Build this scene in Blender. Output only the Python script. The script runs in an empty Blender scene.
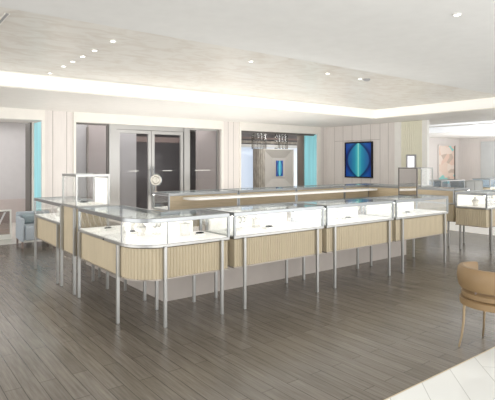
import bpy, bmesh, math, random
from mathutils import Vector
PI = math.pi
random.seed(4)
S = bpy.context.scene
COL = S.collection
# ---------------------------------------------------------------- camera, light, exposure
cam_d = bpy.data.cameras.new('camera'); cam = bpy.data.objects.new('camera', cam_d); COL.objects.link(cam)
cam.location = (0, 0, 1.6); cam.rotation_euler = (PI/2, 0, math.radians(-37.5))
cam_d.sensor_width = 36; cam_d.lens = 36*485/495; cam_d.shift_y = -38/495; cam_d.clip_end = 200
S.camera = cam
S.view_settings.view_transform = 'Standard'; S.view_settings.look = 'None'
S.view_settings.gamma = 1; S.view_settings.use_curve_mapping = False
S.view_settings.exposure = 0.19
w = bpy.data.worlds.new('world'); S.world = w; w.use_nodes = True
w.node_tree.nodes['Background'].inputs[0].default_value = (1.0, 0.985, 0.96, 1)
w.node_tree.nodes['Background'].inputs[1].default_value = 1.25
S.cycles.use_denoising = True
S.cycles.max_bounces = 10; S.cycles.transparent_max_bounces = 24
S.cycles.diffuse_bounces = 5; S.cycles.glossy_bounces = 5
S.cycles.sample_clamp_indirect = 6

def area(name, loc, sx, sy, power, col=(1, 1, 1), rot=(0, 0, 0), spread=180):
    l = bpy.data.lights.new(name, 'AREA'); l.shape = 'RECTANGLE'; l.size = sx; l.size_y = sy
    l.energy = power; l.color = col; l.spread = math.radians(spread)
    o = bpy.data.objects.new(name, l); o.location = loc; o.rotation_euler = rot; COL.objects.link(o); return o
def spot(name, loc, power, col=(1, .95, .88), ang=80, blend=.8, r=.04):
    l = bpy.data.lights.new(name, 'SPOT'); l.energy = power; l.color = col; l.spot_size = math.radians(ang)
    l.spot_blend = blend; l.shadow_soft_size = r
    o = bpy.data.objects.new(name, l); o.location = loc; COL.objects.link(o); return o
# added fill lamps out of view: behind counters, around the viewer, in rooms beyond
area('island_fill', (5.6, 5.85, .76), 5.2, .8, 38, (1, .97, .93), (PI, 0, 0))  # added upward fill hidden inside the island
area('aisle_fill', (5.6, 8.8, .25), 6.0, 1.2, 90, (1, .97, .93), (PI, 0, 0))  # added upward fill hidden behind the far row
area('right_room_up_fill', (17.5, 7.0, .3), 4.0, 5.0, 300, (.97, .98, 1), (PI, 0, 0))  # added upward fill, below sight in the far room
area('right_room_top_fill', (15.0, 5.5, 2.86), 3.0, 6.0, 120, (.97, .98, 1))  # added fill under the coffer ceiling, no fitting modelled
area('rear_fill', (5.0, -3.0, 0.9), 15.0, 2.4, 300, (1, .99, .97), (math.radians(100), 0, 0))  # added fill behind the viewer, no window there
area('left_side_fill', (-4.5, 5.5, 1.0), 9.0, 2.4, 150, (1, .99, .97), (math.radians(98), 0, -PI/2))  # added fill past the open left side, no window
area('right_side_fill', (19.0, 1.0, 1.4), 4.0, 2.4, 50, (.97, .98, 1), (math.radians(95), 0, 0))  # added fill for the far room, no window
area('niche_fill', (10.6, 11.4, 2.6), 1.6, .8, 28, (1, .98, .97), (math.radians(35), 0, 0))  # added fill to brighten the niche
area('corridor_fill', (3.5, 12.6, 2.6), 9.0, 2.0, 85, (1, .98, .97))  # added overhead fill for the corridor

# ---------------------------------------------------------------- materials
def new(name):
    m = bpy.data.materials.new(name); m.use_nodes = True
    nt = m.node_tree; b = nt.nodes['Principled BSDF']; return m, nt, b
def mat(name, col, rough=.5, metal=0, spec=.5, noise=0, nscale=6, stretch=(1, 1, 1), emit=None, es=0, bump=0):
    m, nt, b = new(name)
    b.inputs['Base Color'].default_value = (*col, 1); b.inputs['Roughness'].default_value = rough
    b.inputs['Metallic'].default_value = metal; b.inputs['Specular IOR Level'].default_value = spec
    tc = nt.nodes.new('ShaderNodeTexCoord'); mp = nt.nodes.new('ShaderNodeMapping'); mp.inputs['Scale'].default_value = stretch
    nz = nt.nodes.new('ShaderNodeTexNoise'); nz.inputs['Scale'].default_value = nscale; nz.inputs['Detail'].default_value = 4
    nt.links.new(tc.outputs['Object'], mp.inputs[0]); nt.links.new(mp.outputs[0], nz.inputs['Vector'])
    n = noise or .02
    r = nt.nodes.new('ShaderNodeValToRGB'); r.color_ramp.elements[0].position = .3; r.color_ramp.elements[1].position = .7
    r.color_ramp.elements[0].color = (*[c*(1-n) for c in col], 1); r.color_ramp.elements[1].color = (*[min(1, c*(1+n)) for c in col], 1)
    nt.links.new(nz.outputs['Fac'], r.inputs[0]); nt.links.new(r.outputs[0], b.inputs['Base Color'])
    if emit: b.inputs['Emission Color'].default_value = (*emit, 1); b.inputs['Emission Strength'].default_value = es
    if bump:
        bp = nt.nodes.new('ShaderNodeBump'); bp.inputs['Strength'].default_value = bump; bp.inputs['Distance'].default_value = .01
        nt.links.new(nz.outputs['Fac'], bp.inputs['Height']); nt.links.new(bp.outputs[0], b.inputs['Normal'])
    return m
def glass(name, tint=(1, 1, 1), refl=1.0, base=.02):
    m = bpy.data.materials.new(name); m.use_nodes = True; nt = m.node_tree; nt.nodes.clear()
    out = nt.nodes.new('ShaderNodeOutputMaterial'); mx = nt.nodes.new('ShaderNodeMixShader')
    t = nt.nodes.new('ShaderNodeBsdfTransparent'); t.inputs[0].default_value = (*tint, 1)
    g = nt.nodes.new('ShaderNodeBsdfGlossy'); g.inputs['Roughness'].default_value = .02; g.inputs[0].default_value = (.95, .98, 1, 1)
    f = nt.nodes.new('ShaderNodeFresnel'); f.inputs[0].default_value = 1.45
    k = nt.nodes.new('ShaderNodeMath'); k.operation = 'MULTIPLY_ADD'; k.inputs[1].default_value = refl; k.inputs[2].default_value = base; k.use_clamp = True
    nt.links.new(f.outputs[0], k.inputs[0]); nt.links.new(k.outputs[0], mx.inputs[0])
    nt.links.new(t.outputs[0], mx.inputs[1]); nt.links.new(g.outputs[0], mx.inputs[2]); nt.links.new(mx.outputs[0], out.inputs[0])
    return m

M = {}
M['metal'] = mat('brushed_metal', (.45, .45, .44), .35, .85, noise=.04, nscale=30, stretch=(1, 1, .1))
M['metal_top'] = mat('polished_metal', (.33, .345, .355), .3, .9)
M['dark_metal'] = mat('dark_metal', (.16, .15, .14), .4, .5)
M['bronze'] = mat('bronze_metal', (.40, .36, .32), .3, .8)
M['tambour'] = mat('limed_oak_tambour', (.52, .445, .315), .55, noise=.05, nscale=5, stretch=(3, 3, .6))
M['oak'] = mat('limed_oak', (.50, .41, .28), .45, noise=.10, nscale=5, stretch=(1.2, 1.2, 14))
M['oak_dark'] = mat('smoked_oak', (.46, .36, .24), .45, noise=.12, nscale=5, stretch=(1.2, 1.2, 14))
M['white'] = mat('white_laminate', (.82, .81, .78), .4)
M['lit'] = mat('glowing_white_panel', (.9, .88, .84), .5, emit=(1, .975, .93), es=.28)  # emission added to brighten white panels, no light source behind
M['deck'] = mat('glowing_deck', (.88, .87, .84), .4, emit=(1, .975, .93), es=.18)  # glow added to brighten the case interior, the deck is no lamp
M['plinth'] = mat('taupe_plinth', (.52, .475, .44), .55, noise=.03)
M['wall'] = mat('pale_wood_panelling', (.74, .70, .672), .45, noise=.035, nscale=3, stretch=(10, 10, .7))
M['groove'] = mat('panel_groove', (.46, .43, .41), .7)
M['trim'] = mat('cream_trim', (.81, .785, .735), .4)
M['soffit'] = mat('soffit_paint', (.82, .80, .76), .5)
M['matte'] = mat('ceiling_paint', (.76, .76, .75), .7)
M['cove'] = mat('lit_cove', (.85, .84, .8), .5, emit=(1, .98, .93), es=.22)
M['cove_cool'] = mat('lit_cool_cove', (.85, .86, .88), .5, emit=(.95, .98, 1), es=.3)
M['teal'] = mat('lit_teal_panel', (.28, .58, .64), .4, emit=(.26, .70, .78), es=.30, noise=.15, nscale=3, stretch=(1, 3, .2))
M['mauve'] = mat('mauve_wall', (.56, .50, .485), .5, noise=.02)
M['lav'] = mat('grey_lilac_wall', (.60, .585, .59), .5, noise=.02)
M['darkwall'] = mat('dark_wall', (.20, .185, .185), .5, noise=.08, nscale=2)
M['beam'] = mat('dark_beam', (.25, .19, .17), .5)
M['cream'] = mat('fluted_cream_panel', (.80, .78, .64), .5)
M['leather'] = mat('tan_leather', (.27, .178, .09), .5, noise=.06, nscale=10, bump=.05)
M['brass'] = mat('brass_legs', (.36, .27, .17), .35, .7)
M['bluefab'] = mat('grey_blue_fabric', (.42, .47, .52), .8, noise=.06, nscale=40, bump=.1)
M['bluefab2'] = mat('dusty_teal_fabric', (.32, .39, .42), .8, noise=.06, nscale=40, bump=.1)
M['black'] = mat('black_item', (.012, .012, .014), .5, spec=.25)
M['steelgrey'] = mat('grey_item', (.35, .35, .36), .4)
M['stone'] = mat('ribbed_stone', (.40, .36, .31), .6, noise=.25, nscale=14, stretch=(1, 1, .4))
M['skywin'] = mat('bright_window', (.8, .85, .9), .5, emit=(.66, .78, .97), es=.5)
M['screen'] = mat('lit_screen', (.8, .8, .85), .4, emit=(.93, .94, 1), es=.7)
M['glass'] = glass('case_glass', (.99, .99, .985), .35, .0)
M['topglass'] = glass('case_top_glass', (.96, .975, .97), .6, .02)
M['doorglass'] = glass('door_glass', (.90, .90, .91), .14, .0)
M['blueglass'] = glass('bluish_glass', (.78, .87, .95), .6, .10)
M['crystal'] = glass('crystal', (.80, .79, .77), .12, .05)
M['mirror'] = mat('mirror', (.8, .78, .75), .03, 1.0)
M['slate'] = mat('slate_lacquer', (.17, .17, .155), .5)
M['led'] = mat('downlight_lens', (1, 1, 1), .5, emit=(1, .97, .92), es=6)
M['led2'] = mat('case_led_strip', (1, 1, 1), .5, emit=(1, .96, .90), es=9)
M['linen'] = mat('linen_cover', (.70, .68, .645), .6)
M['silverframe'] = mat('satin_steel', (.42, .415, .405), .3, .7, noise=.06, nscale=2, stretch=(1, 1, .5))

# floor planks running along world Y
m, nt, b = new('grey_oak_planks'); M['planks'] = m
tc = nt.nodes.new('ShaderNodeTexCoord'); mp = nt.nodes.new('ShaderNodeMapping'); mp.inputs['Rotation'].default_value = (0, 0, PI/2)
br = nt.nodes.new('ShaderNodeTexBrick'); br.offset = .37; br.offset_frequency = 2
br.inputs['Scale'].default_value = 1; br.inputs['Brick Width'].default_value = 1.1; br.inputs['Row Height'].default_value = .118
br.inputs['Mortar Size'].default_value = .0035; br.inputs['Mortar Smooth'].default_value = .3; br.inputs['Bias'].default_value = 0
br.inputs['Color1'].default_value = (.150, .133, .110, 1); br.inputs['Color2'].default_value = (.195, .172, .145, 1); br.inputs['Mortar'].default_value = (.07, .06, .05, 1)
mp2 = nt.nodes.new('ShaderNodeMapping'); mp2.inputs['Scale'].default_value = (16, .8, 1)
nz = nt.nodes.new('ShaderNodeTexNoise'); nz.inputs['Scale'].default_value = 3.2; nz.inputs['Detail'].default_value = 7; nz.inputs['Roughness'].default_value = .62
rp = nt.nodes.new('ShaderNodeValToRGB'); rp.color_ramp.elements[0].position = .3; rp.color_ramp.elements[1].position = .72
rp.color_ramp.elements[0].color = (.66, .65, .64, 1); rp.color_ramp.elements[1].color = (1.28, 1.28, 1.28, 1)
mx = nt.nodes.new('ShaderNodeMix'); mx.data_type = 'RGBA'; mx.blend_type = 'MULTIPLY'; mx.inputs[0].default_value = 1
nt.links.new(tc.outputs['Object'], mp.inputs[0]); nt.links.new(mp.outputs[0], br.inputs['Vector'])
nt.links.new(tc.outputs['Object'], mp2.inputs[0]); nt.links.new(mp2.outputs[0], nz.inputs['Vector']); nt.links.new(nz.outputs['Fac'], rp.inputs[0])
nt.links.new(br.outputs['Color'], mx.inputs[6]); nt.links.new(rp.outputs[0], mx.inputs[7]); nt.links.new(mx.outputs[2], b.inputs['Base Color'])
b.inputs['Roughness'].default_value = .22; b.inputs['Specular IOR Level'].default_value = .42
bmp = nt.nodes.new('ShaderNodeBump'); bmp.inputs['Strength'].default_value = .25; bmp.inputs['Distance'].default_value = .003
nt.links.new(rp.outputs[0], bmp.inputs['Height']); nt.links.new(bmp.outputs[0], b.inputs['Normal'])
# diagonal marble tiles
m, nt, b = new('white_marble_tiles'); M['tiles'] = m
tc = nt.nodes.new('ShaderNodeTexCoord'); mp = nt.nodes.new('ShaderNodeMapping'); mp.inputs['Rotation'].default_value = (0, 0, -PI/4)
br = nt.nodes.new('ShaderNodeTexBrick'); br.offset = .5; br.inputs['Scale'].default_value = 1
br.inputs['Brick Width'].default_value = 1.6; br.inputs['Row Height'].default_value = .265; br.inputs['Mortar Size'].default_value = .003
br.inputs['Color1'].default_value = (.80, .81, .79, 1); br.inputs['Color2'].default_value = (.86, .87, .85, 1); br.inputs['Mortar'].default_value = (.55, .56, .54, 1)
nt.links.new(tc.outputs['Object'], mp.inputs[0]); nt.links.new(mp.outputs[0], br.inputs['Vector']); nt.links.new(br.outputs['Color'], b.inputs['Base Color'])
b.inputs['Roughness'].default_value = .08
# pearlescent ceiling
m, nt, b = new('pearlescent_ceiling'); M['pearl'] = m
tc = nt.nodes.new('ShaderNodeTexCoord'); mp = nt.nodes.new('ShaderNodeMapping'); mp.inputs['Scale'].default_value = (1, 1.6, 1)
nz = nt.nodes.new('ShaderNodeTexNoise'); nz.inputs['Scale'].default_value = 3.2; nz.inputs['Detail'].default_value = 6; nz.inputs['Distortion'].default_value = 1.2
rp = nt.nodes.new('ShaderNodeValToRGB'); rp.color_ramp.elements[0].position = .36; rp.color_ramp.elements[1].position = .58
rp.color_ramp.elements[0].color = (.66, .62, .56, 1); rp.color_ramp.elements[1].color = (.74, .72, .675, 1)
nt.links.new(tc.outputs['Object'], mp.inputs[0]); nt.links.new(mp.outputs[0], nz.inputs['Vector']); nt.links.new(nz.outputs['Fac'], rp.inputs[0]); nt.links.new(rp.outputs[0], b.inputs['Base Color'])
b.inputs['Roughness'].default_value = .34
# artwork: symmetrical glowing blue print; local X across, Z up, half sizes 1 (object coords scaled in builder)
def art_mat(name, hw, hh):
    m, nt, b = new(name)
    N = nt.nodes.new; L = nt.links.new
    tc = N('ShaderNodeTexCoord'); sp = N('ShaderNodeSeparateXYZ'); L(tc.outputs['Object'], sp.inputs[0])
    def mth(op, a, c=None, v=None):
        n = N('ShaderNodeMath'); n.operation = op; L(a, n.inputs[0])
        if c is not None: L(c, n.inputs[1])
        elif v is not None: n.inputs[1].default_value = v
        return n.outputs[0]
    x = mth('ABSOLUTE', mth('DIVIDE', sp.outputs['X'], v=hw)); z = mth('ABSOLUTE', mth('DIVIDE', sp.outputs['Z'], v=hh))
    core = mth('SUBTRACT', mth('MULTIPLY', x, v=1.15), mth('MULTIPLY', z, v=0))      # distance from the centre line
    lobe = mth('SUBTRACT', x, mth('MULTIPLY', mth('SUBTRACT', mth('MULTIPLY', z, z), v=1), v=-.72))  # <0 inside the lens
    r1 = N('ShaderNodeValToRGB'); e = r1.color_ramp.elements
    e[0].position = 0; e[0].color = (.35, .80, .72, 1); e[1].position = 1; e[1].color = (.02, .10, .34, 1)
    for p, c in ((.07, (.06, .50, .54, 1)), (.3, (.02, .28, .44, 1)), (.62, (.015, .17, .38, 1))):
        k = e.new(p); k.color = c
    L(core, r1.inputs[0])
    r2 = N('ShaderNodeValToRGB'); e2 = r2.color_ramp.elements
    e2[0].position = .5; e2[0].color = (1, 1, 1, 1); e2[1].position = .62; e2[1].color = (.10, .12, .30, 1)
    k = e2.new(.95); k.color = (.35, .6, 1, 1)
    ad = mth('ADD', lobe, v=.45); L(ad, r2.inputs[0])
    mxx = N('ShaderNodeMix'); mxx.data_type = 'RGBA'; mxx.blend_type = 'MULTIPLY'; mxx.inputs[0].default_value = 1
    L(r1.outputs[0], mxx.inputs[6]); L(r2.outputs[0], mxx.inputs[7]); L(mxx.outputs[2], b.inputs['Base Color'])
    b.inputs['Roughness'].default_value = .25
    L(mxx.outputs[2], b.inputs['Emission Color']); b.inputs['Emission Strength'].default_value = .15   # print emits faintly in its own colours
    return m
M['art'] = art_mat('emissive_blue_print', .46, .46)
M['art_small'] = art_mat('small_blue_print', .15, .27)
# far poster: pink-cream patches with teal
m, nt, b = new('poster_print'); M['poster'] = m
tc = nt.nodes.new('ShaderNodeTexCoord'); vo = nt.nodes.new('ShaderNodeTexVoronoi'); vo.inputs['Scale'].default_value = 2.3
mp = nt.nodes.new('ShaderNodeMapping'); mp.inputs['Scale'].default_value = (1, 1, 1.6)
rp = nt.nodes.new('ShaderNodeValToRGB'); rp.color_ramp.interpolation = 'CONSTANT'
e = rp.color_ramp.elements; e[0].position = 0; e[0].color = (.80, .60, .50, 1); e[1].position = .3; e[1].color = (.84, .72, .64, 1)
for p, c in ((.5, (.62, .50, .42, 1)), (.68, (.82, .66, .56, 1)), (.86, (.30, .68, .64, 1))): k = e.new(p); k.color = c
sp = nt.nodes.new('ShaderNodeSeparateColor')
nt.links.new(tc.outputs['Object'], mp.inputs[0]); nt.links.new(mp.outputs[0], vo.inputs['Vector']); nt.links.new(vo.outputs['Color'], sp.inputs[0])
nt.links.new(sp.outputs[0], rp.inputs[0]); nt.links.new(rp.outputs[0], b.inputs['Base Color'])

# ---------------------------------------------------------------- geometry helpers
def link(name, bm, m, parent=None, loc=(0, 0, 0), rotz=0, smooth=False, bevel=0):
    me = bpy.data.meshes.new(name); bmesh.ops.recalc_face_normals(bm, faces=bm.faces); bm.to_mesh(me); bm.free()
    o = bpy.data.objects.new(name, me); COL.objects.link(o); me.materials.append(M[m] if isinstance(m, str) else m)
    o.location = loc; o.rotation_euler = (0, 0, rotz)
    if parent: o.parent = parent
    if smooth:
        for p in me.polygons: p.use_smooth = True
        md = o.modifiers.new('edge', 'EDGE_SPLIT'); md.split_angle = math.radians(40)
    if bevel:
        md = o.modifiers.new('bevel', 'BEVEL'); md.width = bevel; md.segments = 2; md.limit_method = 'ANGLE'
    return o
def box(bm, x0, x1, y0, y1, z0, z1):
    v = [bm.verts.new((x, y, z)) for z in (z0, z1) for x, y in ((x0, y0), (x1, y0), (x1, y1), (x0, y1))]
    for f in ((0, 3, 2, 1), (4, 5, 6, 7), (0, 1, 5, 4), (1, 2, 6, 5), (2, 3, 7, 6), (3, 0, 4, 7)): bm.faces.new([v[i] for i in f])
def bx(*a):
    bm = bmesh.new(); box(bm, *a); return bm
def prism(bm, poly, z0, z1):
    a = [bm.verts.new((x, y, z0)) for x, y in poly]; c = [bm.verts.new((x, y, z1)) for x, y in poly]; n = len(poly)
    bm.faces.new(a[::-1]); bm.faces.new(c)
    for i in range(n): bm.faces.new((a[i], a[(i+1) % n], c[(i+1) % n], c[i]))
def pr(poly, z0, z1):
    bm = bmesh.new(); prism(bm, poly, z0, z1); return bm
def offs(path, d, closed=False):
    # move a path to its left by d (mitred)
    n = len(path); out = []
    for i in range(n):
        p = Vector(path[i]); 
        a = Vector(path[i-1]) if (i > 0 or closed) else None; c = Vector(path[(i+1) % n]) if (i < n-1 or closed) else None
        ns = []
        if a is not None: t = (p-a).normalized(); ns.append(Vector((-t.y, t.x)))
        if c is not None: t = (c-p).normalized(); ns.append(Vector((-t.y, t.x)))
        if len(ns) == 1: q = p+ns[0]*d
        else:
            s = ns[0]+ns[1]; q = p+s*(d/max(.3, (1+ns[0].dot(ns[1]))))
        out.append((q.x, q.y))
    return out
def ribbon(bm, path, t, z0, z1, closed=False):
    inn = offs(path, t, closed); n = len(path)
    if not closed:
        prism(bm, list(path)+inn[::-1], z0, z1); return
    A = [[bm.verts.new((x, y, z)) for x, y in q] for z in (z0, z1) for q in (path, inn)]
    for i in range(n):
        j = (i+1) % n
        bm.faces.new((A[0][i], A[0][j], A[2][j], A[2][i])); bm.faces.new((A[1][j], A[1][i], A[3][i], A[3][j]))
        bm.faces.new((A[2][i], A[2][j], A[3][j], A[3][i])); bm.faces.new((A[0][j], A[0][i], A[1][i], A[1][j]))
def rb(path, t, z0, z1, closed=False):
    bm = bmesh.new(); ribbon(bm, path, t, z0, z1, closed); return bm
def ribbed(path, pitch=.034, amp=.010):
    # resample a path into convex flutes
    out = []; 
    for i in range(len(path)-1):
        a, c = Vector(path[i]), Vector(path[i+1]); L = (c-a).length; k = max(1, round(L/pitch)); t = (c-a)/L; nr = Vector((t.y, -t.x))
        for j in range(k):
            for s, h in ((0, 0), (.25, .85), (.5, 1), (.75, .85)):
                p = a+t*L*(j+s)/k+nr*amp*(h-1); out.append((p.x, p.y))
    out.append(path[-1]); return out
def cyl(bm, x, y, z0, z1, r0, r1=None, n=20):
    r1 = r0 if r1 is None else r1
    a = [bm.verts.new((x+r0*math.cos(2*PI*i/n), y+r0*math.sin(2*PI*i/n), z0)) for i in range(n)]
    c = [bm.verts.new((x+r1*math.cos(2*PI*i/n), y+r1*math.sin(2*PI*i/n), z1)) for i in range(n)]
    bm.faces.new(a[::-1]); bm.faces.new(c)
    for i in range(n): bm.faces.new((a[i], a[(i+1) % n], c[(i+1) % n], c[i]))
def lathe(bm, prof, n=24, cx=0, cy=0):
    rings = [[bm.verts.new((cx+r*math.cos(2*PI*i/n), cy+r*math.sin(2*PI*i/n), z)) for i in range(n)] for r, z in prof]
    for k in range(len(rings)-1):
        for i in range(n):
            j = (i+1) % n; bm.faces.new((rings[k][i], rings[k][j], rings[k+1][j], rings[k+1][i]))
    bm.faces.new(rings[0][::-1]); bm.faces.new(rings[-1])
def tube(bm, pts, r, n=8, r_end=None):
    pts = [Vector(p) for p in pts]; rings = []
    for i, p in enumerate(pts):
        t = (pts[min(i+1, len(pts)-1)]-pts[max(i-1, 0)]).normalized()
        u = t.cross(Vector((0, 0, 1)));  u = Vector((1, 0, 0)) if u.length < 1e-3 else u.normalized(); v = t.cross(u)
        rr = r if r_end is None else r+(r_end-r)*i/(len(pts)-1)
        rings.append([bm.verts.new(p+u*rr*math.cos(2*PI*k/n)+v*rr*math.sin(2*PI*k/n)) for k in range(n)])
    for a, c in zip(rings, rings[1:]):
        for k in range(n): bm.faces.new((a[k], a[(k+1) % n], c[(k+1) % n], c[k]))
    bm.faces.new(rings[0][::-1]); bm.faces.new(rings[-1])
def torus(bm, c, R, r, axis='z', n=24, k=8):
    rings = []
    for i in range(n):
        a = 2*PI*i/n; ring = []
        for j in range(k):
            q = 2*PI*j/k; rad = R+r*math.cos(q); h = r*math.sin(q)
            p = (rad*math.cos(a), rad*math.sin(a), h)
            if axis == 'y': p = (p[0], p[2], p[1])
            if axis == 'x': p = (p[2], p[0], p[1])
            ring.append(bm.verts.new((c[0]+p[0], c[1]+p[1], c[2]+p[2])))
        rings.append(ring)
    for i in range(n):
        for j in range(k): bm.faces.new((rings[i][j], rings[(i+1) % n][j], rings[(i+1) % n][(j+1) % k], rings[i][(j+1) % k]))
def thing(name, label, cat, loc=(0, 0, 0), rotz=0, group=None):
    o = bpy.data.objects.new(name, None); COL.objects.link(o); o.empty_display_size = .1
    o.location = loc; o.rotation_euler = (0, 0, rotz); o['label'] = label; o['category'] = cat
    if group: o['group'] = group
    return o
def tag(o, label, cat, group=None):
    o['label'] = label; o['category'] = cat
    if group: o['group'] = group
    return o
def struct(name, bm, m, **k):
    o = link(name, bm, m, **k)
    if not o.parent: o['kind'] = 'structure'
    return o
def kids(o): return [c for c in bpy.data.objects if c.parent == o]
def dup(root, loc, rotz, label):
    cp = [(c, kids(c)) for c in kids(root)]
    r = root.copy(); COL.objects.link(r); r.location = loc; r.rotation_euler = (0, 0, rotz); r['label'] = label
    for ch, gs in cp:
        c = ch.copy(); COL.objects.link(c); c.parent = r
        for g in gs: d = g.copy(); COL.objects.link(d); d.parent = c
    return r

# ================================================================ THE SETTING
struct('floor', bx(-3, 22, 2.03, 10.3, -.1, 0), 'planks')
struct('floor', bx(-3, 22, -1, 2.02, -.1, 0), 'tiles')
struct('trim_1', bx(-3, 22, 2.02, 2.03, -.1, .001), mat('brass_floor_strip', (.62, .52, .36), .4, .5))
struct('floor', bx(-8, 11.1, 10.3, 16, -.1, 0), mat('cream_stone_floor', (.66, .63, .58), .25, noise=.04))
struct('floor', bx(11.1, 22, 10.3, 12, -.1, 0), 'planks')
# ceilings
struct('ceiling', bx(-3, 9.6, -.5, 4.35, 2.86, 3.05), 'matte')
struct('ceiling', bx(-3, 9.6, 4.35, 7.45, 2.875, 3.05), 'pearl')
struct('ceiling', pr([(-3, 7.45), (9.6, 7.45), (9.6, -.5), (12.4, -.5), (12.4, 16), (-3, 16)], 2.65, 3.05), 'soffit')
struct('ceiling', bx(12.4, 16.2, -.5, 10.6, 2.9, 3.05), 'matte')
struct('ceiling', pr([(12.4, 10.6), (16.2, 10.6), (16.2, -.5), (22, -.5), (22, 16), (12.4, 16)], 2.65, 3.05), 'soffit')
struct('trim_2', bx(-3, 9.6, 7.435, 7.45, 2.662, 2.862), 'cove')
struct('trim_3', bx(9.585, 9.6, -.5, 7.435, 2.662, 2.862), 'cove')
struct('trim_4', bx(-3, 9.6, 7.40, 7.45, 2.862, 2.875), 'trim')
struct('trim_5', bx(-3, 9.57, 7.425, 7.45, 2.645, 2.662), 'trim')
struct('trim_6', bx(9.575, 9.6, -.5, 7.45, 2.645, 2.662), 'trim')
struct('trim_7', bx(16.18, 16.2, -.5, 10.6, 2.66, 2.86), 'cove_cool')
struct('trim_8', bx(12.4, 16.2, 10.58, 10.6, 2.66, 2.86), 'cove_cool')

# left wall (plane y = 10.3) with three openings
def panelwall(name, x0, x1, joints, z1=2.65):
    o = struct(name, bx(x0, x1, 10.3, 10.45, 0, z1), 'wall')
    for j in joints: link('panel_groove', bx(j-.006, j+.006, 10.296, 10.3, .1, z1), 'groove', parent=o)
    return o
TR = 2.44
panelwall('wall_left', 2.72, 3.29, (2.88, 3.16))
panelwall('wall_left', 7.10, 7.62, (7.27, 7.44))
panelwall('wall_left', 10.66, 10.93, (10.80,))
struct('wall_left', bx(-8, -2.5, 10.3, 10.45, 0, 2.65), 'wall')
k = 0
for x0, x1 in ((-2.5, 2.72), (3.29, 7.10), (7.62, 10.66)):
    bm = bmesh.new()
    box(bm, x0, x1, 10.26, 10.5, TR, 2.65); box(bm, x0, x0+.05, 10.26, 10.32, 0, TR); box(bm, x1-(.12 if x1 > 10 else .06), x1, 10.26, 10.32, 0, TR)
    struct('trim_%d' % (9+k), bm, 'trim'); k += 1
struct('baseboard_left', bx(2.72, 3.29, 10.28, 10.3, 0, .1), 'trim')
struct('baseboard_left', bx(7.10, 7.62, 10.28, 10.3, 0, .1), 'trim')
# picture wall (plane x = 10.93) ending at a lit column
o = struct('wall_right', bx(10.93, 11.1, 7.82, 10.3, 0, 2.65), 'wall')
for y in (9.95, 9.62, 9.28, 8.95, 8.62, 8.3, 8.03): link('panel_groove', bx(10.926, 10.93, y-.005, y+.005, .1, 2.65), 'groove', parent=o)
link('panel_groove', bx(10.926, 10.93, 8.3, 9.95, 2.21, 2.222), 'groove', parent=o)
struct('wall_right', bx(10.93, 11.1, 10.3, 10.45, 0, 2.65), 'wall')

t = thing('panelled_pier', 'slim white pier with a fluted cream front, right of the blue artwork', 'column', (10.90, 6.86, 0))
link('edge_pilaster', bx(0, .17, .76, .955, 0, 2.65), 'white', t)
link('edge_pilaster', bx(0, .10, 0, .14, 0, 2.65), 'white', t)
bm = bmesh.new()
for i in range(10): box(bm, .015, .04, .14+.062*i+.004, .14+.062*(i+1)-.004, 0, 2.64)
box(bm, .04, .10, .14, .76, 0, 2.65)
link('fluted_panel', bm, 'cream', t)

# opening 1: glazed screen post, teal light, corridor
struct('door_1', bx(2.61, 2.66, 11.0, 11.4, 0, TR), 'dark_metal')
struct('window_1', bx(2.64, 2.66, 10.84, 10.99, 0, TR), 'trim')
struct('window_1', bx(2.66, 2.68, 10.325, 10.84, .35, 2.42), 'teal')
struct('window_3', bx(10.54, 10.60, 10.325, 10.84, .35, 2.42), 'teal')
struct('window_3', bx(10.53, 10.60, 10.86, 11.16, 0, TR), 'bronze')
struct('wall_back', bx(-8, 3.55, 14, 14.15, .62, 2.65), 'lav')
struct('wall_back', bx(-8, 3.55, 13.9, 14.15, 0, .62), 'mauve')
# behind opening 2
struct('wall_back', bx(3.55, 3.7, 12.5, 14.15, 0, 2.65), 'lav')
struct('wall_back', bx(3.7, 4.36, 12.5, 12.62, 0, 2.65), 'lav')
struct('wall_back', bx(4.36, 5.10, 12.44, 12.62, 0, 2.65), 'mauve')
struct('wall_back', bx(5.10, 5.72, 12.5, 12.62, 0, 2.65), 'lav')
struct('wall_back', bx(7.60, 9.0, 12.3, 12.45, 0, 2.65), 'mauve')
struct('wall_back', bx(5.5, 9.3, 14.6, 14.8, 0, 2.65), 'darkwall')
struct('wall_back', bx(5.6, 5.72, 12.62, 14.6, 0, 2.65), 'darkwall')
struct('wall_back', bx(9.0, 9.1, 13.5, 14.6, 0, 2.65), 'darkwall')
struct('trim_12', bx(5.72, 7.9, 13.4, 13.5, 2.2, 2.36), 'beam')
struct('trim_13', bx(4.33, 4.36, 12.40, 12.5, 0, 2.5), 'bronze')
# behind opening 3
struct('window_3', bx(9.1, 14.0, 13.4, 13.5, .1, 2.2), 'skywin')
struct('wall_back', bx(9.1, 14.0, 13.3, 13.5, 2.2, 2.65), 'darkwall')
for z0, z1, m_, n in ((2.38, 2.44, 'beam', 14), (2.10, 2.20, 'white', 15), (2.24, 2.32, 'stone', 16)):
    struct('trim_%d' % n, bx(9.1, 12.9, 12.9, 13.0, z0, z1), m_)
struct('wall_back', bx(9.28, 9.42, 12.6, 12.7, 0, 2.3), mat('slate_blue_curtain_wall', (.30, .35, .45), .5))

# storefront doors (opening 2)
t = thing('storefront_entrance', 'steel framed glass double doors with side lights in the left wall', 'doors', (3.34, 10.42, 0))
def fr(name, x0, x1, z0, z1, wd, d0, d1, m, par):
    bm = bmesh.new(); box(bm, x0, x0+wd, d0, d1, z0, z1); box(bm, x1-wd, x1, d0, d1, z0, z1)
    box(bm, x0+wd, x1-wd, d0, d1, z1-wd, z1); box(bm, x0+wd, x1-wd, d0, d1, z0, z0+wd)
    return link(name, bm, m, par)
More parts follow.
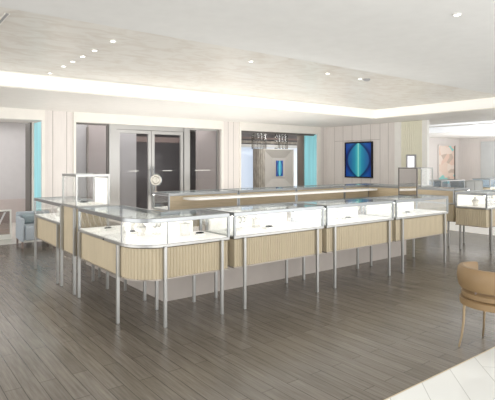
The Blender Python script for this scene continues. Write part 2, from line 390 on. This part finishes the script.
# local x = world - 3.34
f0 = fr('side_light_frame', .0, .76, .02, TR, .035, -.02, .04, 'dark_metal', t)
link('pane', bx(.035, .725, .005, .013, .055, TR-.035), 'doorglass', f0)
link('door_jamb', bx(.76, .93, -.06, .1, .01, TR), 'silverframe', t)
link('door_jamb', bx(2.66, 2.80, -.06, .1, .01, TR), 'silverframe', t)
link('head_rail', bx(.93, 2.66, -.04, .08, TR-.10, TR), 'silverframe', t)
for x0, x1, lab in ((.94, 1.79, 'l'), (1.80, 2.65, 'r')):
    d = fr('door_leaf', x0, x1, .02, TR-.11, .075, -.03, .03, 'silverframe', t)
    link('pane', bx(x0+.075, x1-.075, -.004, .004, .095, TR-.185), 'doorglass', d)
    link('reflection_line', bx(x0+.3, x1-.3, -.007, -.005, 1.385, 1.40), 'white', d)  # white strip stands in for a line of light reflected in the pane
    hx = x1-.04 if lab == 'l' else x0+.04
    bm = bmesh.new(); tube(bm, [(hx, -.08, .8), (hx, -.08, 1.5)], .013); box(bm, hx-.008, hx+.008, -.08, -.03, .87, .89); box(bm, hx-.008, hx+.008, -.08, -.03, 1.41, 1.43)
    link('pull_handle', bm, 'metal_top', d)
f1 = fr('side_light_frame', 2.80, 3.70, .02, TR, .045, -.02, .04, 'silverframe', t)
link('pane', bx(2.845, 3.655, .005, .013, .065, TR-.045), 'doorglass', f1)
link('reflection_line', bx(3.0, 3.45, -.002, .004, 1.385, 1.40), 'white', f1)  # painted reflection line, as on the door leaves
# window frame, opening 3
o = struct('window_4', bx(7.67, 10.60, 10.42, 10.48, TR-.05, TR), 'dark_metal')
struct('window_4', bx(7.67, 7.71, 10.42, 10.48, 0, TR-.05), 'silverframe')

# far right room
struct('wall_back', bx(14, 21.45, 11.8, 11.95, 0, 2.65), 'wall')
o = struct('wall_right', bx(21.3, 21.45, -2, 11.8, 0, 2.65), 'wall')
link('grey_panel', bx(21.26, 21.3, 8.0, 10.75, .5, 2.5), mat('pale_grey_board', (.60, .62, .62), .5), parent=o)

# ================================================================ DISPLAY CASES
ZB, ZR, ZD, ZT0, ZT1 = .455, .775, .80, 1.012, 1.055
def build_case(name, label, front, back, legs, endL, endR, locs=(), rotz=0, loc=(0, 0, 0), wood_back=False, seams=(), grp='glass jewellery cases of the island'):
    """front: outer path left->right; back: path right->left along the rear; polygon = front+back"""
    t = thing(name, label, 'display case', loc, rotz, grp)
    poly = list(front)+list(back)
    path = [back[-1]]+list(front)+[back[0]]                     # includes both end sides
    p_in = offs(path, .012)
    bm = bmesh.new(); rp_ = ribbed(p_in); bk = offs(list(back), .012)
    prism(bm, rp_+bk[1:-1], ZB+.012, ZR-.012)
    link('tambour_body', bm, 'tambour', t)
    inner = offs(poly, .002, True)
    link('bottom_frame', rb(inner, .03, ZB, ZB+.012, True), 'bronze', t)
    link('under_panel', pr(offs(poly, .035, True), ZB+.001, ZB+.011), 'oak_dark', t)
    link('base_rail', rb(poly, .05, ZR-.004, ZD, True), 'metal', t, bevel=.003)
    link('display_deck', pr(offs(poly, .018, True), ZD-.006, ZD+.006), 'deck', t)
    link('top_frame', rb(poly, .028, ZT0, ZT1, True), 'metal_top', t, bevel=.004)
    link('glass_top', pr(offs(poly, .026, True), ZT1-.014, ZT1-.004), 'topglass', t)
    gf = link('glass_front', rb(offs(list(front), .008), .006, ZD+.006, ZT0), 'glass', t, smooth=True)
    for s in seams: link('joint_strip', bx(s[0]-.004, s[0]+.004, s[1]-.004, s[1]+.004, ZD+.004, ZT0), 'steelgrey', gf)
    e0 = offs([back[-1], front[0]], .008); e1 = offs([front[-1], back[0]], .008)
    for a in (e0, e1):
        q0, q1 = Vector(a[0]), Vector(a[1]); d = (q1-q0).normalized()*.02
        link('glass_side', rb([tuple(q0+d), tuple(q1-d)], .006, ZD+.006, ZT0), 'glass', t)
    bp_ = offs(list(back), .022)
    link('back_panel', rb([tuple(Vector(bp_[0])+(Vector(bp_[1])-Vector(bp_[0])).normalized()*.13)]+list(bp_[1:-1])+[tuple(Vector(bp_[-1])+(Vector(bp_[-2])-Vector(bp_[-1])).normalized()*.03)], .012, ZD+.006, ZT0), 'lit', t)
    if wood_back:
        link('drawer_front', rb(offs(list(back), .0), .018, ZD, ZT0), 'oak', t)
    # corner posts
    for cpt in (front[0], front[-1], back[0], back[-1]):
        c = Vector(cpt); ctr = Vector((sum(p[0] for p in poly)/len(poly), sum(p[1] for p in poly)/len(poly)))
        # inset toward polygon interior
        i = [k for k, p in enumerate(poly) if p == cpt][0]; q = Vector(offs(poly, .011, True)[i])
        link('post', bx(q.x-.011, q.x+.013, q.y-.011, q.y+.013, ZD, ZT0), 'metal_top', t)
    # light strip below the top frame
    st = offs(list(front), .034)
    link('light_strip', rb(st, .012, ZT0-.004, ZT0+.006), 'led2', t)
    for (lx, ly) in legs:
        l_ = link('leg', bx(lx-.015, lx+.015, ly-.015, ly+.015, 0, ZR+.004), 'metal', t, bevel=.002)
    return t
def straight(name, label, L, D, inset=.13, **k):
    f = [(0, 0), (L, 0)]; b = [(L, D), (0, D)]
    legs = [(inset, -.012), (L-inset, -.012), (inset, D-.03), (L-inset, D-.03)]
    return build_case(name, label, f, b, legs, 0, 0, **k)

# corner case, local origin at world (1.92, 4.22)
R_ = .34; arc = [(R_-R_*math.cos(a), R_-R_*math.sin(a)) for a in [PI/2*i/14 for i in range(15)]]
front = [(0, 1.61)]+arc+[(1.08, 0)]
back = [(1.08, .58), (.58, .58), (.58, 1.61)]
cc = build_case('corner_display_case', 'curved L-shaped corner case with fluted oak band, nearest corner of the island', front, back,
    [(-.012, 1.535), (-.012, .38), (.305, -.012), (.97, -.012), (.5, .55), (.97, .55), (.55, .95), (.55, 1.5)], 0, 0, loc=(1.92, 4.22, 0),
    seams=[(.008, .34), (.34, .008)])
link('lock', bx(-.006, .0, .78, .80, ZR, ZR+.014), 'black', cc)
base = straight('display_case', 'straight front case beside the curved corner case, second in the front row', 1.38, .58, loc=(3.06, 4.22, 0))
dup(base, (4.495, 4.22, 0), 0, 'third case of the front row, its glass top mirroring the blue artwork')
dup(base, (5.93, 4.22, 0), 0, 'last case at the right end of the front row, with a table mirror on top')
dup(base, (1.92, 7.85, 0), -PI/2, 'display case at the far end of the left row, beyond the tall tower case')
dup(base, (8.40, 4.14, 0), 0, 'display case across the gap right of the front row, cut by the picture edge')
fb = straight('display_case', 'leftmost case of the far row, a round mirror on its top', 1.38, .58, loc=(5.10, 7.5, 0), rotz=PI, wood_back=True)
dup(fb, (6.50, 7.5, 0), PI, 'second oak-backed case from the left in the far row')
dup(fb, (7.90, 7.5, 0), PI, 'third oak-backed case from the left in the far row')
dup(fb, (9.30, 7.5, 0), PI, 'rightmost oak-backed case of the far row, in the back corner of the island')
wing = straight('display_case', 'long oak-backed side case at the right of the island, joining far row and front gap', 2.0, .58, loc=(9.2, 4.86, 0), rotz=PI/2, wood_back=True)

for o in [x for x in bpy.data.objects if x.get('category') == 'display case' and x.name.startswith('display_case') and ('oak-backed' in x['label'] or 'far row' in x['label'])]: o.scale = (1, 1, 1.038)
# pull-out work shelf along the far row
sh = [(3.97, 6.90)]+[(4.15-.18*math.cos(a), 6.78-.18*math.sin(a)) for a in [PI/2*i/8 for i in range(9)]]+[(8.6, 6.60), (8.6, 6.90)]
tag(link('work_shelf', pr(sh, .99, 1.024), 'white'), 'long white work shelf with a rounded end along the far oak counter', 'shelf')

# tower cases
def tower(label, loc, rotz, zb, body, grp='tall glass tower cases'):
    t = thing('tower_case', label, 'display case', loc, rotz, grp)
    W, D, T = .55, .42, 1.45
    if body:
        link('tambour_body', pr(ribbed([(.012, D-.012), (.012, .012), (W-.012, .012), (W-.012, D-.012)]), ZB+.012, 1.03), 'tambour', t)
        link('bottom_frame', rb([(0, 0), (W, 0), (W, D), (0, D)], .03, ZB, ZB+.012, True), 'bronze', t)
        for lx, ly in ((.02, -.012), (W-.02, -.012), (.02, D-.02), (W-.02, D-.02)): link('leg', bx(lx-.016, lx+.016, ly-.016, ly+.016, 0, 1.04), 'metal', t, bevel=.002)
    P4 = [(0, 0), (W, 0), (W, D), (0, D)]
    link('base_rail', rb(P4, .05, zb-.02, zb+.01, True), 'metal', t)
    link('display_deck', bx(.012, W-.012, .012, D-.012, zb-.01, zb+.014), 'white', t)
    for x, y in ((.009, .009), (W-.009, .009), (.009, D-.009), (W-.009, D-.009)): link('post', bx(x-.009, x+.009, y-.009, y+.009, zb, T-.03), 'metal', t)
    link('top_frame', rb(P4, .02, T-.03, T, True), 'metal', t)
    link('glass_top', bx(.018, W-.018, .018, D-.018, T-.014, T-.006), 'topglass', t)
    link('glass_front', bx(.018, W-.018, .004, .01, zb+.01, T-.03), 'glass', t)
    link('glass_back', bx(.018, W-.018, D-.01, D-.004, zb+.01, T-.03), 'glass', t)
    link('glass_side', bx(.004, .01, .018, D-.018, zb+.01, T-.03), 'glass', t)
    link('glass_side', bx(W-.01, W-.004, .018, D-.018, zb+.01, T-.03), 'glass', t)
    return t
tw = tower('tall tower case with glass box and white side panel, between the two left row cases', (1.92, 6.45, 0), -PI/2, 1.055, True)
link('lit_panel', bx(.12, .53, .388, .402, 1.069, 1.40), 'lit', tw)
tower('glass tower box standing on the right side counter, before the white column', (9.12, 5.6, .038), PI/2, 1.077, False, 'tall glass tower cases')

# plinth cabinets inside the island
t = thing('storage_plinth', 'low taupe storage plinth running behind the front case legs', 'cabinet', (2.62, 4.98, 0))
link('front_panel', bx(0, 4.66, 0, .03, 0, .74), 'plinth', t); link('side_panel', bx(0, .03, .03, 2.6, 0, .74), 'plinth', t)
link('inner_panel', bx(.03, 4.66, .36, .39, 0, .74), 'plinth', t); link('top_panel', pr([(0, 0), (4.66, 0), (4.66, .39), (.39, .39), (.39, 2.6), (0, 2.6)], .74, .77), 'plinth', t)
link('end_panel', bx(4.63, 4.66, .03, .36, 0, .74), 'plinth', t)
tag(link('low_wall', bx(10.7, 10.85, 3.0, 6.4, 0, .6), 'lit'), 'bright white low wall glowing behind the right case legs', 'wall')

# ================================================================ OBJECTS ON AND IN THE CASES
DK = ZD+.006
# countertop mirror
t = thing('table_mirror', 'rectangular metal-framed table mirror standing on the last front case', 'mirror', (6.78, 4.79, 1.057), math.radians(-97))
bm = bmesh.new(); box(bm, 0, .016, 0, .02, 0, .45); box(bm, .364, .38, 0, .02, 0, .45); box(bm, .016, .364, 0, .02, .435, .45); box(bm, .016, .364, 0, .02, 0, .016)
link('frame', bm, 'dark_metal', t); link('mirror_glass', bx(.016, .364, .006, .014, .016, .435), 'mirror', t)
link('foot', bx(.03, .07, .0, .075, 0, .008), 'dark_metal', t); link('foot', bx(.31, .35, .0, .075, 0, .008), 'dark_metal', t)
# round mirror
t = thing('round_mirror', 'small round vanity mirror on a stem, left end of the far counter', 'mirror', (3.765, 7.455, 1.095), math.radians(-35))
bm = bmesh.new(); cyl(bm, 0, 0, 0, .012, .038); tube(bm, [(0, 0, .01), (0, 0, .10)], .008); link('stand', bm, 'bronze', t)
bm = bmesh.new(); torus(bm, (0, 0, .20), .098, .009, 'y'); link('rim', bm, 'metal_top', t, smooth=True)
bm = bmesh.new(); torus(bm, (0, -.004, .20), .06, .005, 'y'); link('inner_ring', bm, 'bronze', t, smooth=True)
bm = bmesh.new(); cyl(bm, 0, 0, -.004, .004, .096, n=32); bmesh.ops.rotate(bm, verts=bm.verts, cent=(0, 0, 0), matrix=__import__('mathutils').Matrix.Rotation(PI/2, 3, 'X')); bmesh.ops.translate(bm, verts=bm.verts, vec=(0, 0, .2))
link('mirror_glass', bm, mat('silver_disc', (.72, .69, .62), .25, .8, noise=.25, nscale=30), t)

J = 'jewellery stands inside the cases'
def pad(label, x, y, z=DK, rot=0, w=.16, d=.10, item=True):
    t = thing('jewellery_tray', label, 'tray', (x, y, z), rot, J)
    bm = bmesh.new(); prism(bm, [(-w/2, -d/2), (w/2, -d/2), (w/2, d/2), (-w/2, d/2)], 0, .018); link('tray', bm, 'white', t, bevel=.004)
    if item:
        bm = bmesh.new(); torus(bm, (0, 0, .026), .026, .008, 'z', 16, 6); box(bm, -.045, -.018, -.012, .012, .019, .034); box(bm, .018, .045, -.01, .012, .019, .03)
        link('watch', bm, 'black', t)
    return t
def bracelet(label, x, y, z=DK, rot=0, s=1):
    t = thing('bracelet_stand', label, 'stand', (x, y, z), rot, J)
    bm = bmesh.new(); cyl(bm, 0, 0, 0, .012*s, .05*s); cyl(bm, 0, 0, .012*s, .09*s, .012*s); link('stand', bm, 'white', t)
    bm = bmesh.new(); tube(bm, [(-.08*s, 0, .105*s), (.08*s, 0, .105*s)], .026*s, 14); link('padded_bar', bm, 'white', t, smooth=True)
    bm = bmesh.new(); torus(bm, (-.02*s, 0, .105*s), .031*s, .005*s, 'x', 18, 6); torus(bm, (.03*s, 0, .105*s), .031*s, .004*s, 'x', 18, 6); link('bracelet', bm, 'metal', t)
    return t
def bust(label, x, y, z=DK, rot=0, s=1):
    t = thing('necklace_bust', label, 'stand', (x, y, z), rot, J)
    bm = bmesh.new(); lathe(bm, [(.045*s, 0), (.05*s, .01), (.035*s, .03*s), (.062*s, .075*s), (.066*s, .10*s), (.045*s, .13*s), (.02*s, .15*s), (.019*s, .175*s), (.01*s, .18*s)], 24)
    link('bust', bm, 'linen', t, smooth=True)
    bm = bmesh.new(); torus(bm, (0, -.012*s, .115*s), .052*s, .004*s, 'z', 24, 6); link('necklace', bm, 'metal_top', t)
    return t
def block(label, x, y, z=DK, rot=0, w=.07, h=.11):
    t = thing('display_block', label, 'stand', (x, y, z), rot, J)
    bm = bmesh.new(); prism(bm, [(-w/2, -.025), (w/2, -.025), (w/2, .025), (-w/2, .025)], 0, h*.9); box(bm, -w/2-.01, w/2+.01, -.035, .035, h*.9, h); link('block', bm, 'linen', t, bevel=.003)
    bm = bmesh.new(); torus(bm, (0, 0, h+.018), .016, .004, 'y', 16, 6); link('ring', bm, 'metal_top', t)
    return t
pad('small tray with dark watch, near the far end of the corner case left arm', 2.16, 5.50, rot=.4)
pad('small tray with dark watch, in the corner case just before its curve', 2.26, 5.08, rot=-.3)
bust('pale necklace bust at the rear of the corner case left arm', 2.38, 5.36, s=.9)
bracelet('padded bracelet bar on a stem, in the curve of the corner case', 2.42, 4.78, rot=.3, s=1.2)
bust('pale necklace bust beside the bracelet bar, in the curve of the corner case', 2.28, 4.86, s=.85)
block('linen display block with a ring, right arm of the corner case', 2.66, 4.58, rot=.1, w=.10, h=.13)
pad('dark watch tray right of the ring block, corner case right arm', 2.80, 4.50, w=.10, d=.07)
bracelet('padded bracelet bar at the left end of the second front case', 3.42, 4.58, s=1.1)
block('linen ring block behind the dark watch, second front case', 3.68, 4.62, w=.09, h=.11)
pad('dark watch tray in the middle of the second front case', 3.74, 4.45)
bracelet('padded bracelet bar at the left end of the third front case', 4.83, 4.58, s=1.0)
block('linen ring block in the third front case', 5.08, 4.62, w=.09, h=.12)
pad('dark watch tray in the third front case, right of the ring block', 5.22, 4.50)
pad('flat tray with dark watch, middle of the last front case', 6.50, 4.42)
bust('pale necklace bust, left half of the last front case', 6.36, 4.56, s=.85)
bust('pale necklace bust in the far left case beyond the tower', 2.25, 7.0, s=.85)
bracelet('padded bracelet bar in the far left case beyond the tower', 2.15, 7.35, rot=1.2)
pad('tray with dark watch in the far left case, end nearest the tower', 2.1, 6.72, rot=.8)
pad('white tray with dark watch inside the tall left tower box', 2.10, 6.14, z=1.069, rot=-.6, w=.17, d=.15)
bust('pale necklace bust in the case across the right gap, nearest its glass end', 8.66, 4.48, s=.9)
bracelet('padded bracelet bar in the case across the right gap, at its front', 8.80, 4.30, s=1.1)
bust('pale necklace bust in the case across the right gap, at the picture edge', 9.05, 4.40, s=.9)

# ================================================================ WALL OBJECTS
t = thing('wall_artwork', 'large square black-framed artwork with glowing blue symmetrical pattern', 'artwork', (10.90, 9.02, 1.66), -PI/2)
h = .49; bm = bmesh.new()
box(bm, -h, -h+.035, -.03, .028, -h-.02, h+.02); box(bm, h-.035, h, -.03, .028, -h-.02, h+.02); box(bm, -h+.035, h-.035, -.03, .028, h-.015, h+.02); box(bm, -h+.035, h-.035, -.03, .028, -h-.02, -h+.015)
link('frame', bm, 'black', t); link('print', bx(-h+.035, h-.035, -.012, .02, -h+.015, h-.015), 'art', t)
t = thing('lit_sign_frame', 'small glowing white panel in a grey frame on the cream column', 'frame', (10.912, 7.31, 1.60), -PI/2)
bm = bmesh.new(); box(bm, -.14, -.10, -.03, .0, -.19, .19); box(bm, .10, .14, -.03, .0, -.19, .19); box(bm, -.10, .10, -.03, 0, .15, .19); box(bm, -.10, .10, -.03, 0, -.19, -.15)
link('frame', bm, 'steelgrey', t); link('lit_panel', bx(-.10, .10, -.02, 0, -.15, .15), 'screen', t)
# niche beyond the third opening
t = thing('picture_niche', 'deep cream niche with a small blue picture beyond the right opening', 'niche', (10.93, 12.5, 1.38))
bm = bmesh.new(); W2, H2, w2, h2 = .66, .64, .30, .36
vo_ = [bm.verts.new(p) for p in ((-W2, 0, -H2), (W2, 0, -H2), (W2, 0, H2), (-W2, 0, H2))]; vi = [bm.verts.new(p) for p in ((-w2+.14, .16, -h2), (w2+.14, .16, -h2), (w2+.14, .16, h2), (-w2+.14, .16, h2))]
vb = [bm.verts.new(p) for p in ((-W2, .36, -H2), (W2, .36, -H2), (W2, .36, H2), (-W2, .36, H2))]
for i in range(4): j = (i+1) % 4; bm.faces.new((vo_[i], vo_[j], vi[j], vi[i])); bm.faces.new((vo_[j], vo_[i], vb[i], vb[j]))
bm.faces.new(vi); bm.faces.new(vb)
link('niche_surround', bm, mat('champagne_panel', (.50, .47, .43), .35, noise=.03), t)
bm = bmesh.new(); ww = .03
for s in (-1, 1): box(bm, s*(W2+ww/2)-ww/2, s*(W2+ww/2)+ww/2, -.03, .03, -H2-ww, H2+ww); box(bm, -W2, W2, -.03, .03, s*(H2+ww/2)-ww/2, s*(H2+ww/2)+ww/2)
link('outer_frame', bm, 'trim', t)
link('pedestal', bx(-W2, W2, .02, .34, -1.38, -H2-ww), 'stone', t)
link('blue_picture', bx(-.15, .15, -.0125, .0125, -.27, .27), 'art_small', t, loc=(.17, .143, 0))
# stone columns with crystal tops
for x, lab, zc in ((9.83, 'brown ribbed stone column with crystal top beyond the right opening, left of the niche', 2.02), (11.45, 'slim column with crystal top beyond the right opening, at the niche right edge', 2.04)):
    t = thing('stone_column', lab, 'column', (x, 12.2 if x < 10 else 12.95, 0), 0, 'columns beyond the right opening')
    r = .20 if x < 10 else .2
    pf = [(r*math.cos(a)*(1 if i % 2 else .93), r*math.sin(a)*(1 if i % 2 else .93)) for i, a in enumerate([2*PI*i/36 for i in range(36)])]
    link('shaft', pr(pf, 0, zc), 'stone', t)
    bm = bmesh.new()
    for i in range(12): a = 2*PI*i/12; cyl(bm, r*1.1*math.cos(a), r*1.1*math.sin(a), zc, 2.64, .03, n=8)
    link('crystal_rods', bm, 'crystal', t)
# far poster and far cases
t = thing('wall_poster', 'tall framed poster in pink, cream and teal on the far wall', 'poster', (20.22, 11.76, 1.48))
link('print', bx(-.64, .64, 0, .03, -.84, .84), 'poster', t)
bm = bmesh.new(); box(bm, -.67, -.64, -.02, .03, -.87, .87); box(bm, -.64, .64, -.02, .03, .84, .87); box(bm, -.64, .64, -.02, .03, -.87, -.84); link('frame', bm, 'wall', t); link('dark_edge', bx(.64, .70, -.02, .03, -.87, .87), 'dark_metal', t)
def far_case(label, x, y, L, D, rot=0, mglass='blueglass', zt=1.05):
    t = thing('display_case', label, 'display case', (x, y, 0), rot, 'display cases of the far room')
    link('body', pr(ribbed([(0, D), (0, 0), (L, 0), (L, D)], .05, .01), .3, .75), 'tambour', t)
    link('glass_box', bx(.01, L-.01, .01, D-.01, .78, zt-.03), mglass, t)
    link('base_rail', rb([(0, 0), (L, 0), (L, D), (0, D)], .05, .75, .78, True), 'metal', t)
    link('top_frame', rb([(0, 0), (L, 0), (L, D), (0, D)], .03, zt-.03, zt, True), 'metal', t)
    for lx, ly in ((.05, .02), (L-.05, .02), (.05, D-.03), (L-.05, D-.03)): link('leg', bx(lx-.02, lx+.02, ly-.02, ly+.02, 0, .75), 'metal', t)
    for lx in (.012, L-.012): link('post', bx(lx-.012, lx+.012, 0, .024, .78, zt-.03), 'metal', t)
    return t
far_case('blue-tinted glass case in the far room, below the poster', 13.3, 7.9, 1.35, .6)
far_case('second blue-tinted glass case in the far room, right of the poster', 15.95, 7.75, 1.6, .6)
far_case('tall blue-tinted glass case in the far room, at the picture edge', 14.5, 5.6, 1.6, .6, 0, 'blueglass', 1.3)
t = thing('storage_cabinet', 'dark grey low cabinet in the far room, between the blue glass cases', 'cabinet', (14.75, 7.95, 0))
link('body', bx(0, 1.1, 0, .5, .05, 1.0), mat('olive_grey_lacquer', (.14, .14, .12), .5), t); link('plinth', bx(.03, 1.07, .03, .47, 0, .05), 'black', t)
link('door', bx(.02, .54, -.02, 0, .08, .98), M['slate'], t); link('door', bx(.56, 1.08, -.02, 0, .08, .98), M['slate'], t)

# ================================================================ SEATING
def tub_chair(name, label, loc, rotz, R, mback, mseat, mleg, zs, zt, legs_r, gap, th=.05, a0=220, leg_r=.0105):
    """barrel chair, opening toward local +Y"""
    t = thing(name, label, 'armchair', loc, rotz)
    def arcpath(r, d0, d1, n=36): return [(r*math.cos(math.radians(d0+(d1-d0)*i/n)), r*math.sin(math.radians(d0+(d1-d0)*i/n))) for i in range(n+1)]
    # back shell: from -200.. around the rear (-Y side)
    n = 40; bm = bmesh.new(); rings = []
    for i in range(n+1):
        f = i/n; d = math.radians(-90+(f-.5)*a0); e = abs(f-.5)*2
        top = zt-.015*max(0, e-.45)/.55; bot = zs+gap+.0*e
        ro, ri = R, R-th
        sec = [(ri+.008, bot), (ro-.012, bot), (ro, bot+.02), (ro+.012, (bot+top)/2), (ro+.004, top-.02), (ro-.012, top), (ri+.012, top), (ri, top-.015), (ri-.006, (bot+top)/2), (ri, bot+.015)]
        rings.append([bm.verts.new((r*math.cos(d), r*math.sin(d), z)) for r, z in sec])
    for a, c in zip(rings, rings[1:]):
        for k_ in range(10): bm.faces.new((a[k_], a[(k_+1) % 10], c[(k_+1) % 10], c[k_]))
    bm.faces.new(rings[0]); bm.faces.new(rings[-1][::-1])
    link('backrest', bm, mback, t, smooth=True)
    rr = R-.012
    bm = bmesh.new(); lathe(bm, [(rr-.03, zs-.075), (rr, zs-.07), (rr+.003, zs-.02), (rr-.012, zs-.012)], 48); link('seat_frame', bm, mback, t, smooth=True)
    rs = R-th-.012 if gap < .03 else rr-.012
    bm = bmesh.new(); lathe(bm, [(rs-.02, zs-.014), (rs, zs), (rs, zs+.035), (rs-.025, zs+.055), (rs*.6, zs+.065), (.01, zs+.068)], 48); link('seat_cushion', bm, mseat, t, smooth=True)
    if gap >= .03:
        for d in (-140, -40, -90): 
            a = math.radians(d); bm = bmesh.new(); cyl(bm, (R-.045)*math.cos(a), (R-.045)*math.sin(a), zs-.02, zs+gap+.04, .009, n=10); link('back_support', bm, 'beam', t)
    for d in (55, 145, 235, 325):
        a = math.radians(d); c, s = math.cos(a), math.sin(a); bm = bmesh.new()
        z = zs-.07
        tube(bm, [(legs_r*c, legs_r*s, z), ((legs_r+.006)*c, (legs_r+.006)*s, z*.6), ((legs_r+.022)*c, (legs_r+.022)*s, z*.25), ((legs_r+.045)*c, (legs_r+.045)*s, 0)], leg_r*1.1, 10, leg_r*.75)
        link('leg', bm, mleg, t, smooth=True)
    return t
tub_chair('tub_chair', 'tan leather barrel chair with slim brass legs at the right picture edge', (4.22, 2.01, 0), math.radians(-100), .29, 'leather', 'leather', 'brass', .45, .705, .25, .07)
t = thing('armchair', 'grey-blue upholstered armchair by the left wall, below the leftmost teal light', 'armchair', (2.46, 9.92, 0), math.radians(-4))
t.scale = (.9, .9, .95)
bm = bmesh.new(); box(bm, -.26, .26, -.32, .30, .14, .42); link('seat', bm, 'bluefab', t, bevel=.03)
bm = bmesh.new(); box(bm, -.34, -.27, -.33, .34, .12, .58); link('armrest', bm, 'bluefab', t, bevel=.025)
bm = bmesh.new(); box(bm, .27, .34, -.33, .34, .12, .58); link('armrest', bm, 'bluefab', t, bevel=.025)
bm = bmesh.new(); box(bm, -.34, .34, .31, .41, .12, .66); link('backrest', bm, 'bluefab', t, bevel=.03)
bm = bmesh.new(); box(bm, -.24, .24, .19, .30, .42, .62); link('back_cushion', bm, 'bluefab2', t, bevel=.04)
for x in (-.31, .31):
    for y in (-.29, .36): link('leg', bx(x-.018, x+.018, y-.018, y+.018, 0, .12), 'beam', t)
# low glass balustrade
t = thing('balustrade', 'low white-framed glass balustrade with diagonal stripes at the far left', 'railing', (2.25, 11.0, 0))
bm = bmesh.new(); box(bm, -.03, 0, 0, .05, 0, .61); box(bm, -3.0, -.03, 0, .05, .58, .61); box(bm, -3.0, -.03, 0, .05, 0, .10); link('frame', bm, 'trim', t)
link('post', bx(-1.6, -1.56, 0, .05, .10, .58), 'trim', t)
link('glass_panel', bx(-3.0, -.03, .022, .03, .10, .58), glass('smoky_glass', (.70, .66, .64), .6, .04), t)
bm = bmesh.new()
for i in range(16):
    x = -3.0+i*.19
    v = [bm.verts.new(p) for p in ((x, .018, .12), (x+.035, .018, .12), (x+.24, .018, .56), (x+.2, .018, .56))]
    v2 = [bm.verts.new((p.co.x, .021, p.co.z)) for p in v]
    if x+.24 < -.04:
        bm.faces.new(v); bm.faces.new(v2[::-1])
        for a in range(4): bm.faces.new((v[a], v2[a], v2[(a+1) % 4], v[(a+1) % 4]))
for v in [v for v in bm.verts if not v.link_faces]: bm.verts.remove(v)
link('stripe_pattern', bm, 'lav', t)

# ================================================================ CEILING FITTINGS
def downlight(label, x, y, z, p):
    t = thing('downlight', label, 'ceiling light', (x, y, z), 0, 'recessed ceiling downlights')
    bm = bmesh.new(); torus(bm, (0, 0, -.004), .03, .006, 'z', 24, 6); link('rim', bm, 'white', t)
    bm = bmesh.new(); cyl(bm, 0, 0, -.006, -.001, .024, n=20); link('lens', bm, 'led', t)
    if p: spot('downlight_beam', (x, y, z-.03), p)
ords = ['nearest the cove', 'second from the cove', 'third from the cove', 'fourth from the cove', 'fifth from the cove', 'nearest the matte ceiling']
for i, y in enumerate((7.22, 6.585, 6.21, 5.842, 5.443, 4.902)):
    downlight('recessed downlight above the left row of cases, ' + ords[i], 1.98, y, 2.873, 10)
for (x, lab) in ((3.76, 'leftmost of the three over the front row'), (5.16, 'middle of the three over the front row'), (5.87, 'rightmost of the three, beside the smoke detector')):
    downlight('recessed downlight, ' + lab, x, 4.83, 2.873, 12)
downlight('recessed downlight alone in the matte ceiling, upper right', 3.93, 2.19, 2.858, 14)
bm = bmesh.new(); lathe(bm, [(.055, 0), (.055, -.012), (.04, -.03), (.015, -.036)], 24)
tag(link('smoke_detector', bm, 'steelgrey', loc=(5.98, 4.79, 2.874)), 'small round grey smoke detector on the pearly ceiling', 'smoke detector')
t = thing('ceiling_vent', 'narrow dark slot vent in the ceiling at the upper left corner', 'vent', (.895, 4.55, 2.872))
link('slot', bx(-.012, .012, 0, .4, -.006, .0), 'steelgrey', t)
bm = bmesh.new(); box(bm, -.022, -.012, -.01, .41, -.007, 0); box(bm, .012, .022, -.01, .41, -.007, 0); link('frame', bm, 'trim', t)
